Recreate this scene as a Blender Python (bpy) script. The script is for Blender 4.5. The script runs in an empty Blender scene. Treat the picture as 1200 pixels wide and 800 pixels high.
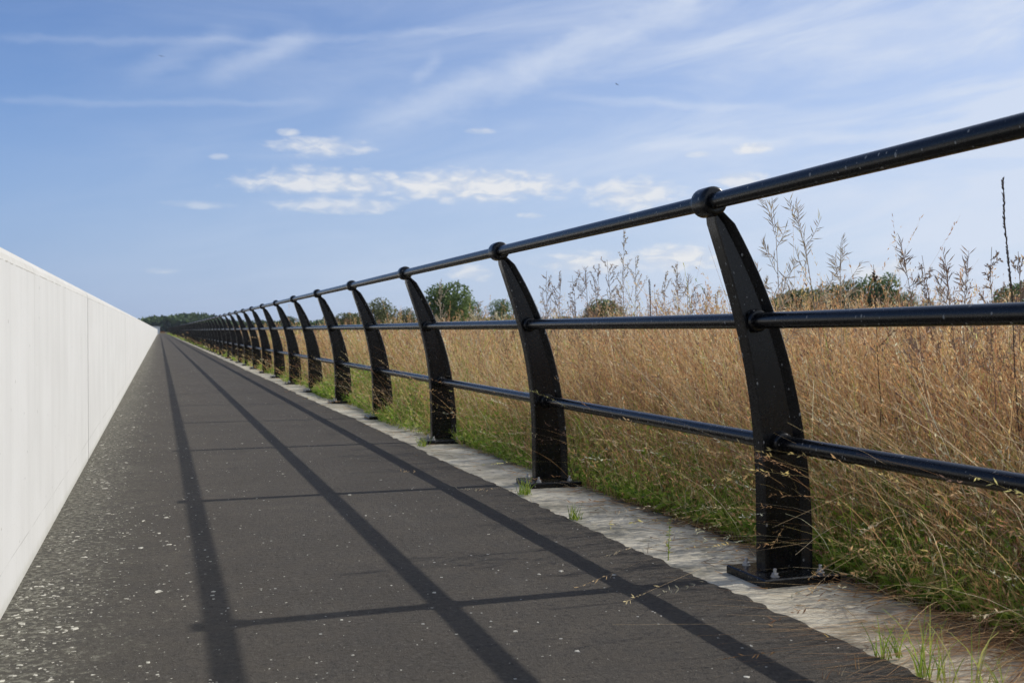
import bpy, bmesh, math, random
import numpy as np
from mathutils import Vector, Matrix
from mathutils import noise as mnoise

random.seed(7)
rng = np.random.default_rng(11)
sc = bpy.context.scene
COL = sc.collection
R = math.radians

# ------------------------------------------------------------------ camera
CAM_H = 0.7626
F = 1200.0                                   # focal length in photo pixels (36 mm on 36 mm)
YAW = math.atan(413 / F)                     # camera turned right of the path direction (+Y)
PITCH = math.atan(13 / F)
cam = bpy.data.cameras.new('camera')
cam.lens = 36.0; cam.sensor_width = 36.0
cam.clip_start = 0.05; cam.clip_end = 6000
cam.dof.use_dof = True; cam.dof.focus_distance = 3.6; cam.dof.aperture_fstop = 8.0
co = bpy.data.objects.new('camera', cam); COL.objects.link(co)
co.location = (0, 0, CAM_H)
co.rotation_euler = (R(90) - PITCH, 0, -YAW)
sc.camera = co
CM = co.rotation_euler.to_matrix()

def at(px, py, z):
    """world point seen at a photo pixel at camera depth z"""
    v = CM @ Vector(((px - 600) / F * z, -(py - 400) / F * z, -z))
    return Vector((v.x, v.y, v.z + CAM_H))

def azel(px, py):
    v = CM @ Vector(((px - 600) / F, -(py - 400) / F, -1)); v.normalize()
    return math.degrees(math.atan2(v.x, v.y)), math.degrees(math.asin(v.z))

# ------------------------------------------------------------------ light
SUN_EL = math.atan(1 / 1.245)
sc.view_settings.view_transform = 'Standard'; sc.view_settings.look = 'None'
sc.cycles.max_bounces = 5; sc.cycles.diffuse_bounces = 3; sc.cycles.glossy_bounces = 3; sc.cycles.transmission_bounces = 3; sc.cycles.volume_bounces = 0
sc.view_settings.exposure = 0.0; sc.view_settings.gamma = 1.0
sun = bpy.data.lights.new('sun', 'SUN'); sun.energy = 3.6; sun.angle = R(0.55); sun.color = (1.0, 0.955, 0.89)
so = bpy.data.objects.new('sun', sun); COL.objects.link(so)
so.rotation_euler = Vector((math.cos(SUN_EL), 0.0, math.sin(SUN_EL))).to_track_quat('Z', 'Y').to_euler()
so.location = (30, 0, 30)

world = bpy.data.worlds.new('World'); sc.world = world; world.use_nodes = True
nt = world.node_tree; nt.nodes.clear()

class G:
    """tiny node-graph helper"""
    def __init__(s, nt): s.nt = nt
    def node(s, t, **kw):
        n = s.nt.nodes.new(t)
        for k, v in kw.items(): setattr(n, k, v)
        return n
    def put(s, sock, v):
        if hasattr(v, 'is_output') or isinstance(v, bpy.types.NodeSocket): s.nt.links.new(v, sock)
        else: sock.default_value = v
    def m(s, op, a, b=0.0, c=0.0, clamp=False):
        n = s.node('ShaderNodeMath', operation=op, use_clamp=clamp)
        for i, v in enumerate((a, b, c)): s.put(n.inputs[i], v)
        return n.outputs[0]
    def mix(s, f, a, b, blend='MIX'):
        n = s.node('ShaderNodeMix', data_type='RGBA', blend_type=blend)
        s.put(n.inputs[0], f); s.put(n.inputs[6], a); s.put(n.inputs[7], b)
        return n.outputs[2]
    def noise(s, vec, scale, detail=4, rough=0.55, dist=0.0):
        n = s.node('ShaderNodeTexNoise'); s.put(n.inputs['Vector'], vec)
        n.inputs['Scale'].default_value = scale; n.inputs['Detail'].default_value = detail
        n.inputs['Roughness'].default_value = rough; n.inputs['Distortion'].default_value = dist
        return n.outputs[0]
    def ramp(s, f, lo, hi, smooth=True):
        n = s.node('ShaderNodeMapRange'); n.interpolation_type = 'SMOOTHSTEP' if smooth else 'LINEAR'
        s.put(n.inputs[0], f); s.put(n.inputs[1], lo); s.put(n.inputs[2], hi)
        return n.outputs[0]
    def xyz(s, x, y, z):
        n = s.node('ShaderNodeCombineXYZ')
        for i, v in enumerate((x, y, z)): s.put(n.inputs[i], v)
        return n.outputs[0]
    def sep(s, v):
        n = s.node('ShaderNodeSeparateXYZ'); s.put(n.inputs[0], v); return n.outputs
    def vmul(s, v, t):
        n = s.node('ShaderNodeVectorMath', operation='MULTIPLY'); s.put(n.inputs[0], v); n.inputs[1].default_value = t
        return n.outputs[0]

g = G(nt)
sky = g.node('ShaderNodeTexSky', sky_type='NISHITA'); sky.sun_disc = False
sky.sun_elevation = SUN_EL; sky.sun_rotation = R(90)
sky.altitude = 0; sky.air_density = 1.0; sky.dust_density = 0.3; sky.ozone_density = 2.0
tc = g.node('ShaderNodeTexCoord').outputs['Generated']
dx, dy, dz = g.sep(tc)
AZ = g.m('MULTIPLY', g.m('ARCTAN2', dx, dy), 57.29578)
EL = g.m('MULTIPLY', g.m('ARCSINE', dz), 57.29578)
AE = g.xyz(AZ, EL, 0.0)
# wispy stretched noise fields, in degrees of azimuth and elevation
wisp = g.noise(g.xyz(g.m('ADD', g.m('MULTIPLY', AZ, 0.085), g.m('MULTIPLY', EL, -0.06)), g.m('ADD', g.m('MULTIPLY', EL, 0.34), g.m('MULTIPLY', AZ, -0.03)), 3.1), 1.0, 7, 0.6, 0.6)
fine = g.noise(g.xyz(g.m('MULTIPLY', AZ, 0.22), g.m('MULTIPLY', EL, 1.3), 9.0), 1.0, 6, 0.62, 0.8)
puff = g.noise(g.xyz(g.m('MULTIPLY', AZ, 0.75), g.m('MULTIPLY', EL, 1.7), 1.0), 1.0, 7, 0.52, 0.35)
warp = g.m('SUBTRACT', g.noise(g.xyz(g.m('MULTIPLY', AZ, 0.25), g.m('MULTIPLY', EL, 0.5), 5.0), 1.0, 5, 0.6), 0.5)

def streak(x0, y0, x1, y1, width, strength, fade0=0.15, fade1=0.15, wob=1.0):
    a0, e0 = azel(x0, y0); a1, e1 = azel(x1, y1)
    L = math.hypot(a1 - a0, e1 - e0); ux, uy = (a1 - a0) / L, (e1 - e0) / L
    da = g.m('SUBTRACT', AZ, a0); de = g.m('SUBTRACT', EL, e0)
    t = g.m('DIVIDE', g.m('ADD', g.m('MULTIPLY', da, ux), g.m('MULTIPLY', de, uy)), L)
    d = g.m('ADD', g.m('SUBTRACT', g.m('MULTIPLY', de, ux), g.m('MULTIPLY', da, uy)), g.m('MULTIPLY', warp, wob))
    body = g.m('SUBTRACT', 1.0, g.ramp(g.m('ABSOLUTE', d), 0.0, width))
    body = g.m('MULTIPLY', body, g.m('MULTIPLY', g.ramp(t, 0.0, fade0), g.m('SUBTRACT', 1.0, g.ramp(t, 1 - fade1, 1.0))))
    return g.m('MULTIPLY', g.m('MULTIPLY', body, strength), g.m('ADD', 0.62, g.m('MULTIPLY', fine, 0.5)))

def cumulus(px, py, wx, wy, strength=1.0, flat=True):
    a, e = azel(px, py)
    u = g.m('DIVIDE', g.m('SUBTRACT', AZ, a), wx)
    v = g.m('DIVIDE', g.m('SUBTRACT', EL, e), wy)
    r2 = g.m('ADD', g.m('MULTIPLY', u, u), g.m('MULTIPLY', v, v))
    f = g.m('ADD', g.m('SUBTRACT', 1.0, r2), g.m('MULTIPLY', g.m('SUBTRACT', puff, 0.5), 2.4))
    return g.m('MULTIPLY', g.ramp(f, -0.2, 1.25), strength)

base = sky.outputs[0]
base = g.mix(1.0, base, (0.58, 0.84, 1.24, 1), 'MULTIPLY')
sunside = g.ramp(AZ, -12.0, 62.0, False)
low = g.m('SUBTRACT', 1.0, g.ramp(EL, -2.0, 17.0))
base = g.mix(g.m('MULTIPLY', low, 0.95), base, g.mix(g.ramp(AZ, -15.0, 50.0, False), (3.0, 4.15, 6.7, 1), (6.1, 7.0, 8.4, 1)))
veil = g.m('MULTIPLY', g.m('ADD', g.m('MULTIPLY', g.ramp(wisp, 0.34, 0.76), 0.55), 0.58), g.m('ADD', 0.085, g.m('MULTIPLY', g.m('POWER', sunside, 1.4), 1.24)))
marks = [streak(380, 165, 830, -8, 1.5, 0.32, 0.2, 0.05, 2.6), streak(-20, 44, 720, 18, 0.35, 0.13, 0.05, 0.3, 1.2),
         streak(-10, 117, 420, 118, 0.3, 0.13, 0.05, 0.3, 0.8), streak(225, 98, 380, 35, 0.95, 0.30, 0.3, 0.3, 1.4),
         streak(130, 95, 300, 30, 0.9, 0.16, 0.3, 0.3, 1.6), streak(600, 108, 940, 128, 0.4, 0.2, 0.4, 0.3, 0.8),
         streak(700, 172, 1210, 143, 0.5, 0.24, 0.2, 0.1, 1.2), streak(480, 100, 520, 60, 0.5, 0.18, 0.3, 0.3, 1.0),
         streak(760, 60, 1210, 40, 2.4, 0.16, 0.2, 0.05, 3.0), streak(680, 215, 1210, 215, 2.0, 0.14, 0.3, 0.05, 2.0)]
acc = veil
for k in marks: acc = g.m('ADD', acc, k)
acc = g.m('MINIMUM', acc, 0.86)
col = g.mix(acc, base, (6.9, 7.6, 8.9, 1))
clouds = [cumulus(385, 214, 5.6, 0.85, 0.78), cumulus(550, 218, 6.6, 1.0, 0.85), cumulus(400, 241, 4.0, 0.5, 0.6), cumulus(376, 172, 3.0, 0.6, 0.72),
          cumulus(337, 155, 0.75, 0.25, 0.6), cumulus(257, 184, 0.55, 0.22, 0.35), cumulus(742, 228, 2.9, 1.05, 0.75),
          cumulus(560, 154, 0.9, 0.24, 0.5), cumulus(795, 302, 3.2, 0.8, 0.85), cumulus(690, 308, 3.0, 0.7, 0.8),
          cumulus(552, 320, 1.6, 0.5, 0.6), cumulus(882, 174, 1.1, 0.34, 0.8), cumulus(818, 181, 0.9, 0.2, 0.5), cumulus(868, 210, 1.7, 0.45, 0.7),
          cumulus(1040, 318, 2.4, 0.6, 0.6), cumulus(622, 253, 0.8, 0.2, 0.5), cumulus(186, 317, 1.0, 0.18, 0.3), cumulus(235, 240, 2.0, 0.25, 0.35)]
cacc = clouds[0]
for k in clouds[1:]: cacc = g.m('MAXIMUM', cacc, k)
shade = g.mix(g.ramp(puff, 0.40, 0.62), (6.6, 7.1, 8.0, 1), (8.6, 8.6, 8.6, 1))
col = g.mix(cacc, col, shade)
bg = g.node('ShaderNodeBackground'); bg.inputs[1].default_value = 0.10
g.put(bg.inputs[0], col)
out = g.node('ShaderNodeOutputWorld'); nt.links.new(bg.outputs[0], out.inputs[0])

# ------------------------------------------------------------------ helpers
def new_mat(name):
    m = bpy.data.materials.new(name); m.use_nodes = True
    n = m.node_tree; n.nodes.clear()
    gg = G(n); b = gg.node('ShaderNodeBsdfPrincipled'); o = gg.node('ShaderNodeOutputMaterial')
    n.links.new(b.outputs[0], o.inputs[0])
    return m, gg, b, o

def bump(gg, b, h, strength, dist):
    n = gg.node('ShaderNodeBump'); n.inputs['Strength'].default_value = strength; n.inputs['Distance'].default_value = dist
    gg.put(n.inputs['Height'], h); gg.nt.links.new(n.outputs[0], b.inputs['Normal'])

def np_mesh(name, V, Q, col=None, mats=(), smooth=False, midx=None):
    """mesh from arrays: V (n,3), Q (m,k) faces of equal size, col (n,3) per-vertex colour"""
    me = bpy.data.meshes.new(name)
    V = np.asarray(V, np.float32); Q = np.asarray(Q, np.int32); k = Q.shape[1]
    me.vertices.add(len(V)); me.vertices.foreach_set('co', V.ravel())
    me.loops.add(Q.size); me.loops.foreach_set('vertex_index', Q.ravel())
    me.polygons.add(len(Q)); me.polygons.foreach_set('loop_start', np.arange(0, Q.size, k, dtype=np.int32))
    if midx is not None: me.polygons.foreach_set('material_index', np.asarray(midx, np.int32))
    me.polygons.foreach_set('use_smooth', np.full(len(Q), smooth))
    for m in mats: me.materials.append(m)
    if col is not None:
        ca = me.color_attributes.new('tint', 'FLOAT_COLOR', 'POINT')
        c = np.ones((len(V), 4), np.float32); c[:, :3] = col
        ca.data.foreach_set('color', c.ravel())
    me.update(calc_edges=True)
    return me

def link(name, me, parent=None, loc=None):
    o = bpy.data.objects.new(name, me); COL.objects.link(o)
    if parent is not None: o.parent = parent
    if loc is not None: o.location = loc
    return o

def tag(o, label=None, cat=None, group=None, kind=None):
    if label: o['label'] = label
    if cat: o['category'] = cat
    if group: o['group'] = group
    if kind: o['kind'] = kind
    return o

def bm_mesh(name, bm, mats, smooth=False, angle=None):
    me = bpy.data.meshes.new(name); bmesh.ops.recalc_face_normals(bm, faces=bm.faces)
    bm.to_mesh(me); bm.free()
    for m in mats: me.materials.append(m)
    if smooth:
        me.polygons.foreach_set('use_smooth', np.full(len(me.polygons), True))
        if angle: me.set_sharp_from_angle(angle=R(angle))
    me.update(); return me

def loft(bm, rings, caps=True, mat=0):
    vs = [[bm.verts.new(p) for p in r] for r in rings]
    n = len(rings[0])
    for a, b in zip(vs[:-1], vs[1:]):
        for i in range(n):
            f = bm.faces.new((a[i], a[(i + 1) % n], b[(i + 1) % n], b[i])); f.material_index = mat
    if caps:
        for r in (vs[0][::-1], vs[-1]):
            f = bm.faces.new(r); f.material_index = mat
    return vs

def lathe_y(bm, c, prof, n=24, caps=True):
    """prof = (y offset, radius) about an axis parallel to +Y through c"""
    rings = [[(c[0] + r * math.cos(2 * math.pi * i / n), c[1] + y, c[2] + r * math.sin(2 * math.pi * i / n)) for i in range(n)] for y, r in prof]
    loft(bm, rings, caps)

def lathe_z(bm, c, prof, n=12, caps=True):
    rings = [[(c[0] + r * math.cos(2 * math.pi * i / n), c[1] + r * math.sin(2 * math.pi * i / n), c[2] + z) for i in range(n)] for z, r in prof]
    loft(bm, rings, caps)

# ------------------------------------------------------------------ materials
def mat_asphalt():
    m, q, b, o = new_mat('asphalt')
    P = q.node('ShaderNodeTexCoord').outputs['Object']
    x, y, z = q.sep(P)
    big = q.noise(P, 1.3, 8, 0.7)
    mid = q.noise(P, 9.0, 5, 0.65)
    grit = q.noise(P, 190.0, 4, 0.75); gr2 = q.noise(P, 55.0, 4, 0.7)
    c = q.mix(q.ramp(big, 0.3, 0.7), (0.066, 0.056, 0.043, 1), (0.100, 0.085, 0.065, 1))
    c = q.mix(q.ramp(mid, 0.35, 0.7), c, (0.072, 0.063, 0.051, 1))
    c = q.mix(q.m('MULTIPLY', q.ramp(grit, 0.52, 0.74), 0.8), c, (0.16, 0.145, 0.125, 1))
    c = q.mix(q.m('MULTIPLY', q.ramp(grit, 0.48, 0.25), 0.5), c, (0.04, 0.037, 0.033, 1))
    c = q.mix(q.m('MULTIPLY', q.ramp(gr2, 0.47, 0.32), 0.8), c, (0.034, 0.030, 0.026, 1))
    c = q.mix(q.m('MULTIPLY', q.ramp(gr2, 0.54, 0.68), 0.6), c, (0.135, 0.120, 0.098, 1))
    worn = q.noise(q.vmul(P, (2.2, 0.7, 1)), 1.6, 7, 0.72)
    c = q.mix(q.m('MULTIPLY', q.ramp(worn, 0.42, 0.26), 0.55), c, (0.040, 0.036, 0.031, 1))
    c = q.mix(q.m('MULTIPLY', q.ramp(worn, 0.56, 0.70), 0.5), c, (0.115, 0.103, 0.085, 1))
    # pale grey-green crust and grit that gathers along the foot of the wall
    near = q.m('SUBTRACT', 1.0, q.ramp(q.m('ADD', x, q.m('MULTIPLY', q.m('SUBTRACT', mid, 0.5), 0.5)), -0.40, 0.12))
    sp = q.noise(P, 46.0, 4, 0.7)
    crust = q.m('MULTIPLY', q.ramp(q.m('ADD', sp, q.m('MULTIPLY', near, 0.15)), 0.61, 0.74), q.m('ADD', 0.16, near), clamp=True)
    c = q.mix(q.m('MULTIPLY', crust, 0.8), c, (0.30, 0.285, 0.22, 1))
    c = q.mix(q.m('MULTIPLY', near, 0.30), c, (0.115, 0.112, 0.088, 1))
    v = q.node('ShaderNodeTexVoronoi'); v.inputs['Scale'].default_value = 34.0; q.put(v.inputs['Vector'], P)
    vc = q.sep(v.outputs['Color'])
    spot = q.m('MULTIPLY', q.m('LESS_THAN', v.outputs['Distance'], q.m('MULTIPLY', vc[1], 0.16)), q.m('GREATER_THAN', vc[0], 0.86))
    c = q.mix(spot, c, (0.46, 0.45, 0.40, 1))
    q.put(b.inputs['Base Color'], c)
    b.inputs['Roughness'].default_value = 0.9; b.inputs['Specular IOR Level'].default_value = 0.3
    h = q.m('ADD', q.m('MULTIPLY', grit, 0.8), q.m('ADD', gr2, q.m('MULTIPLY', sp, 0.4)))
    bump(q, b, h, 1.0, 0.008)
    return m

def mat_strip():
    m, q, b, o = new_mat('strip_concrete')
    P = q.node('ShaderNodeTexCoord').outputs['Object']
    br = q.noise(q.vmul(P, (11, 42, 11)), 1.0, 5, 0.65, 0.5)
    big = q.noise(P, 3.2, 5, 0.65); mid = q.noise(P, 26, 5, 0.7)
    c = q.mix(q.ramp(big, 0.35, 0.68), (0.54, 0.48, 0.35, 1), (0.74, 0.675, 0.52, 1))
    c = q.mix(q.m('MULTIPLY', q.ramp(br, 0.52, 0.36), 0.45), c, (0.26, 0.245, 0.20, 1))
    c = q.mix(q.m('MULTIPLY', q.ramp(mid, 0.56, 0.70), 0.7), c, (0.22, 0.20, 0.145, 1))
    pt = q.noise(P, 2.6, 7, 0.75)
    c = q.mix(q.m('MULTIPLY', q.ramp(pt, 0.48, 0.60), 0.75), c, (0.27, 0.245, 0.175, 1))
    gq = q.noise(P, 140.0, 3, 0.7)
    x_, y_, z_ = q.sep(P)
    soil = q.ramp(q.m('ADD', x_, q.m('MULTIPLY', q.m('SUBTRACT', q.noise(P, 4.5, 6, 0.7), 0.5), 0.55)), 1.86, 2.03)
    c = q.mix(q.m('MULTIPLY', soil, 0.85), c, (0.13, 0.105, 0.065, 1))
    c = q.mix(q.m('MULTIPLY', q.ramp(q.m('SUBTRACT', 3.2, q.m('ADD', x_, q.noise(P, 7.0, 5, 0.7))), 1.05, 1.25), 0.45), c, (0.20, 0.185, 0.15, 1))
    c = q.mix(q.m('MULTIPLY', q.ramp(gq, 0.56, 0.72), 0.5), c, (0.24, 0.22, 0.17, 1))
    q.put(b.inputs['Base Color'], c)
    b.inputs['Roughness'].default_value = 0.9; b.inputs['Specular IOR Level'].default_value = 0.25
    bump(q, b, q.m('ADD', q.m('MULTIPLY', br, 0.5), q.m('ADD', mid, q.m('MULTIPLY', gq, 0.4))), 0.7, 0.006)
    return m

WH_ = 0.997
def mat_wall():
    m, q, b, o = new_mat('wall_concrete')
    P = q.node('ShaderNodeTexCoord').outputs['Object']
    oi = q.node('ShaderNodeObjectInfo').outputs['Random']
    P2 = q.node('ShaderNodeVectorMath', operation='ADD'); q.put(P2.inputs[0], P); q.put(P2.inputs[1], q.xyz(q.m('MULTIPLY', oi, 37.0), q.m('MULTIPLY', oi, 19.0), 0.0)); P2 = P2.outputs[0]
    col1 = q.noise(q.vmul(P2, (1, 5.5, 0.25)), 1.0, 4, 0.6)
    col2 = q.noise(q.vmul(P2, (1, 30, 0.8)), 1.0, 4, 0.6)
    cl = q.noise(P2, 2.2, 6, 0.6); sm = q.noise(P2, 42, 4, 0.65)
    c = q.mix(q.ramp(q.m('ADD', q.m('MULTIPLY', col1, 0.5), q.m('MULTIPLY', cl, 0.5)), 0.3, 0.7), (0.59, 0.582, 0.552, 1), (0.665, 0.658, 0.63, 1))
    c = q.mix(q.m('MULTIPLY', q.ramp(col2, 0.5, 0.75), 0.35), c, (0.56, 0.56, 0.535, 1))
    c = q.mix(q.m('MULTIPLY', q.ramp(cl, 0.5, 0.75), 0.30), c, (0.67, 0.665, 0.64, 1))
    c = q.mix(q.m('MULTIPLY', q.ramp(sm, 0.60, 0.78), 0.35), c, (0.52, 0.515, 0.48, 1))
    v = q.node('ShaderNodeTexVoronoi'); v.inputs['Scale'].default_value = 14.0; q.put(v.inputs['Vector'], P2)
    vc = q.sep(v.outputs['Color'])
    hole = q.m('MULTIPLY', q.m('LESS_THAN', v.outputs['Distance'], q.m('MULTIPLY', vc[1], 0.085)), q.m('GREATER_THAN', vc[0], 0.55))
    c = q.mix(q.m('MULTIPLY', hole, 0.7), c, (0.30, 0.29, 0.26, 1))
    x, y, z = q.sep(P)
    foot = q.m('SUBTRACT', 1.0, q.ramp(q.m('ADD', z, q.m('MULTIPLY', sm, 0.05)), 0.02, 0.07))
    c = q.mix(q.m('MULTIPLY', foot, 0.45), c, (0.36, 0.35, 0.28, 1))
    lip = q.m('SUBTRACT', 1.0, q.ramp(q.m('ABSOLUTE', q.m('SUBTRACT', z, q.m('ADD', WH_ - 0.043, q.m('MULTIPLY', q.m('SUBTRACT', sm, 0.5), 0.012)))), 0.001, 0.0035))
    c = q.mix(q.m('MULTIPLY', lip, q.m('MULTIPLY', q.ramp(q.noise(P2, 9.0, 4, 0.7), 0.42, 0.56), 0.75)), c, (0.33, 0.31, 0.26, 1))
    topd = q.m('MULTIPLY', q.ramp(z, WH_ - 0.046, WH_ - 0.035), q.ramp(q.noise(P2, 14.0, 5, 0.7), 0.38, 0.66))
    c = q.mix(q.m('MULTIPLY', q.m('ADD', topd, q.ramp(z, WH_ - 0.046, WH_ - 0.035)), 0.30), c, (0.46, 0.44, 0.38, 1))
    drip = q.m('MULTIPLY', q.ramp(q.noise(q.vmul(P2, (1, 16, 0.35)), 1.0, 3, 0.5), 0.60, 0.72), q.ramp(z, 0.1, WH_))
    c = q.mix(q.m('MULTIPLY', drip, 0.22), c, (0.42, 0.41, 0.37, 1))
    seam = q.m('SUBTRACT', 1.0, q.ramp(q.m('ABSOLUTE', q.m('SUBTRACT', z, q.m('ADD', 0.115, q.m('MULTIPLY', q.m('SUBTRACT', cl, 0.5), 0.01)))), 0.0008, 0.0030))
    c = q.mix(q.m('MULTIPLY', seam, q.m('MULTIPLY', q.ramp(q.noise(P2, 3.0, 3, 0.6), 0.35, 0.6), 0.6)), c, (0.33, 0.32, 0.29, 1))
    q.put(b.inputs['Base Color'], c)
    b.inputs['Roughness'].default_value = 0.85; b.inputs['Specular IOR Level'].default_value = 0.3
    bump(q, b, q.m('ADD', q.m('MULTIPLY', sm, 0.5), q.m('SUBTRACT', q.m('MULTIPLY', col2, 0.6), hole)), 0.35, 0.004)
    return m

def mat_black():
    m, q, b, o = new_mat('black_paint')
    P = q.node('ShaderNodeNewGeometry').outputs['Position']
    v = q.node('ShaderNodeTexVoronoi'); v.inputs['Scale'].default_value = 85.0; q.put(v.inputs['Vector'], q.vmul(P, (1, 1, 0.6)))
    vc = q.sep(v.outputs['Color'])
    n = q.noise(P, 7.0, 4, 0.6); f = q.noise(P, 60.0, 3, 0.6)
    spot = q.m('MULTIPLY', q.m('LESS_THAN', v.outputs['Distance'], q.m('MULTIPLY', vc[1], 0.30)), q.m('GREATER_THAN', q.m('ADD', vc[0], q.m('MULTIPLY', q.m('SUBTRACT', n, 0.5), 2.2)), 0.72))
    c = q.mix(q.ramp(n, 0.35, 0.7), (0.005, 0.0052, 0.006, 1), (0.009, 0.0088, 0.0085, 1))
    c = q.mix(q.m('MULTIPLY', q.ramp(f, 0.6, 0.8), 0.35), c, (0.05, 0.047, 0.04, 1))
    c = q.mix(q.m('MULTIPLY', spot, 0.75), c, (0.33, 0.32, 0.29, 1))
    q.put(b.inputs['Base Color'], c)
    q.put(b.inputs['Roughness'], q.m('ADD', q.m('MULTIPLY', f, 0.14), q.m('ADD', q.m('ADD', 0.15, q.m('MULTIPLY', n, 0.10)), q.m('MULTIPLY', spot, 0.4))))
    b.inputs['Specular IOR Level'].default_value = 0.36
    bump(q, b, q.m('ADD', q.m('MULTIPLY', q.noise(P, 180.0, 2, 0.5), 0.25), spot), 0.12, 0.002)
    return m

def mat_simple(name, c, rough=0.7, metal=0.0, var=0.25, scale=20):
    m, q, b, o = new_mat(name)
    P = q.node('ShaderNodeTexCoord').outputs['Object']
    n = q.noise(P, scale, 5, 0.6)
    lo = tuple(v * (1 - var) for v in c) + (1,); hi = tuple(min(1, v * (1 + var)) for v in c) + (1,)
    q.put(b.inputs['Base Color'], q.mix(q.ramp(n, 0.3, 0.7), lo, hi))
    b.inputs['Roughness'].default_value = rough; b.inputs['Metallic'].default_value = metal
    return m

def mat_plant(name, trans=0.3, rough=0.65, spec=0.25):
    m, q, b, o = new_mat(name)
    a = q.node('ShaderNodeAttribute', attribute_name='tint').outputs['Color']
    q.put(b.inputs['Base Color'], a); b.inputs['Roughness'].default_value = rough; b.inputs['Specular IOR Level'].default_value = spec
    t = q.node('ShaderNodeBsdfTranslucent'); q.put(t.inputs[0], a)
    mx = q.node('ShaderNodeMixShader'); mx.inputs[0].default_value = trans
    q.nt.links.new(b.outputs[0], mx.inputs[1]); q.nt.links.new(t.outputs[0], mx.inputs[2]); q.nt.links.new(mx.outputs[0], o.inputs[0])
    return m

def mat_ground():
    m, q, b, o = new_mat('field_soil')
    P = q.node('ShaderNodeTexCoord').outputs['Object']
    n1 = q.noise(P, 0.05, 5, 0.6); n2 = q.noise(P, 6.0, 6, 0.7); n3 = q.noise(P, 0.6, 5, 0.65)
    c = q.mix(q.ramp(n1, 0.35, 0.65), (0.17, 0.125, 0.065, 1), (0.10, 0.11, 0.04, 1))
    c = q.mix(q.ramp(n2, 0.4, 0.7), c, (0.07, 0.058, 0.033, 1))
    c = q.mix(q.m('MULTIPLY', q.ramp(n3, 0.4, 0.7), 0.6), c, (0.21, 0.155, 0.085, 1))
    q.put(b.inputs['Base Color'], c); b.inputs['Roughness'].default_value = 0.95; b.inputs['Specular IOR Level'].default_value = 0.1
    bump(q, b, n2, 0.8, 0.03)
    return m

M_ASPHALT = mat_asphalt(); M_STRIP = mat_strip(); M_WALL = mat_wall(); M_BLACK = mat_black()
M_ZINC = mat_simple('galvanised_steel', (0.50, 0.50, 0.49), 0.5, 0.6)
M_SEAL = mat_simple('joint_seal', (0.22, 0.215, 0.20), 0.9)
M_CHIP = mat_simple('pale_stone', (0.49, 0.465, 0.385), 0.9, 0, 0.3, 60)
M_DRY = mat_plant('dry_grass', 0.47); M_LEAF = mat_plant('green_leaf', 0.50, 0.5, 0.35); M_CROWN = mat_plant('tree_leaf', 0.35)
M_SOIL = mat_ground(); M_BARK = mat_simple('bark', (0.10, 0.075, 0.05), 0.9)

PATH_END = 236.0
EDGE = 1.585                                   # right edge of the asphalt

# ------------------------------------------------------------------ ground, path, strip
def grid_sheet(xs, ys, zf):
    V = np.array([(x, y, zf(x, y)) for y in ys for x in xs]); n = len(xs)
    Q = [(j * n + i, j * n + i + 1, (j + 1) * n + i + 1, (j + 1) * n + i) for j in range(len(ys) - 1) for i in range(n - 1)]
    return V, Q
xs = [-3000, -900, -300, -100, -30, -10, -3, 0, 1.2, 1.9, 2.3, 3, 5, 8, 14, 25, 50, 100, 200, 400, 900, 3000]
ys = [-3000, -600, -100, -20, 0, 2, 4, 7, 12, 20, 35, 60, 100, 180, 300, 500, 900, 1600, 3500]
V, Q = grid_sheet(xs, ys, lambda x, y: -0.03 - 0.0 * x)
tag(link('ground', np_mesh('ground', V, Q, mats=[M_SOIL])), kind='structure')

def edge_noise(y, s=1.0):
    return 0.009 * math.sin(y * 0.83 + 0.6) + 0.006 * math.sin(y * 2.9 + 1.1 + math.sin(y)) + 0.0035 * math.sin(y * 11.3 + 2 * math.sin(y * 1.7)) + 0.003 * math.sin(y * 37.0 + 3 * math.sin(y * 5)) + random.uniform(-0.012, 0.010)
# path: a slab of asphalt with a ragged right edge that stands 8 mm proud of the strip
ys = list(np.concatenate([np.arange(-2, 8, 0.03), np.arange(8, 25, 0.12), np.arange(25, PATH_END, 1.2), [PATH_END]]))
bm = bmesh.new(); rows = []
for y in ys:
    e = EDGE + edge_noise(y)
    rows.append([bm.verts.new(p) for p in ((-0.43, y, 0.0), (0.3, y, 0.0), (1.0, y, 0.0), (e - 0.012, y, 0.0 + random.uniform(-0.001, 0.001)), (e, y, -0.006), (e + 0.004, y, -0.03))])
for a, b in zip(rows[:-1], rows[1:]):
    for i in range(5): bm.faces.new((a[i], a[i + 1], b[i + 1], b[i]))
tag(link('path', bm_mesh('path', bm, [M_ASPHALT])), kind='structure')
# pale concrete strip under the railing
bm = bmesh.new(); rows = []
for y in ys:
    e = 2.02 + 1.5 * edge_noise(y * 0.7 + 3)
    rows.append([bm.verts.new((x, y, z)) for x, z in ((1.48, -0.010), (1.75, -0.008), (1.95, -0.009), (e, -0.012), (e + 0.01, -0.05))])
for a, b in zip(rows[:-1], rows[1:]):
    for i in range(4): bm.faces.new((a[i], a[i + 1], b[i + 1], b[i]))
tag(link('concrete_strip', bm_mesh('concrete_strip', bm, [M_STRIP])), kind='structure')

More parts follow.
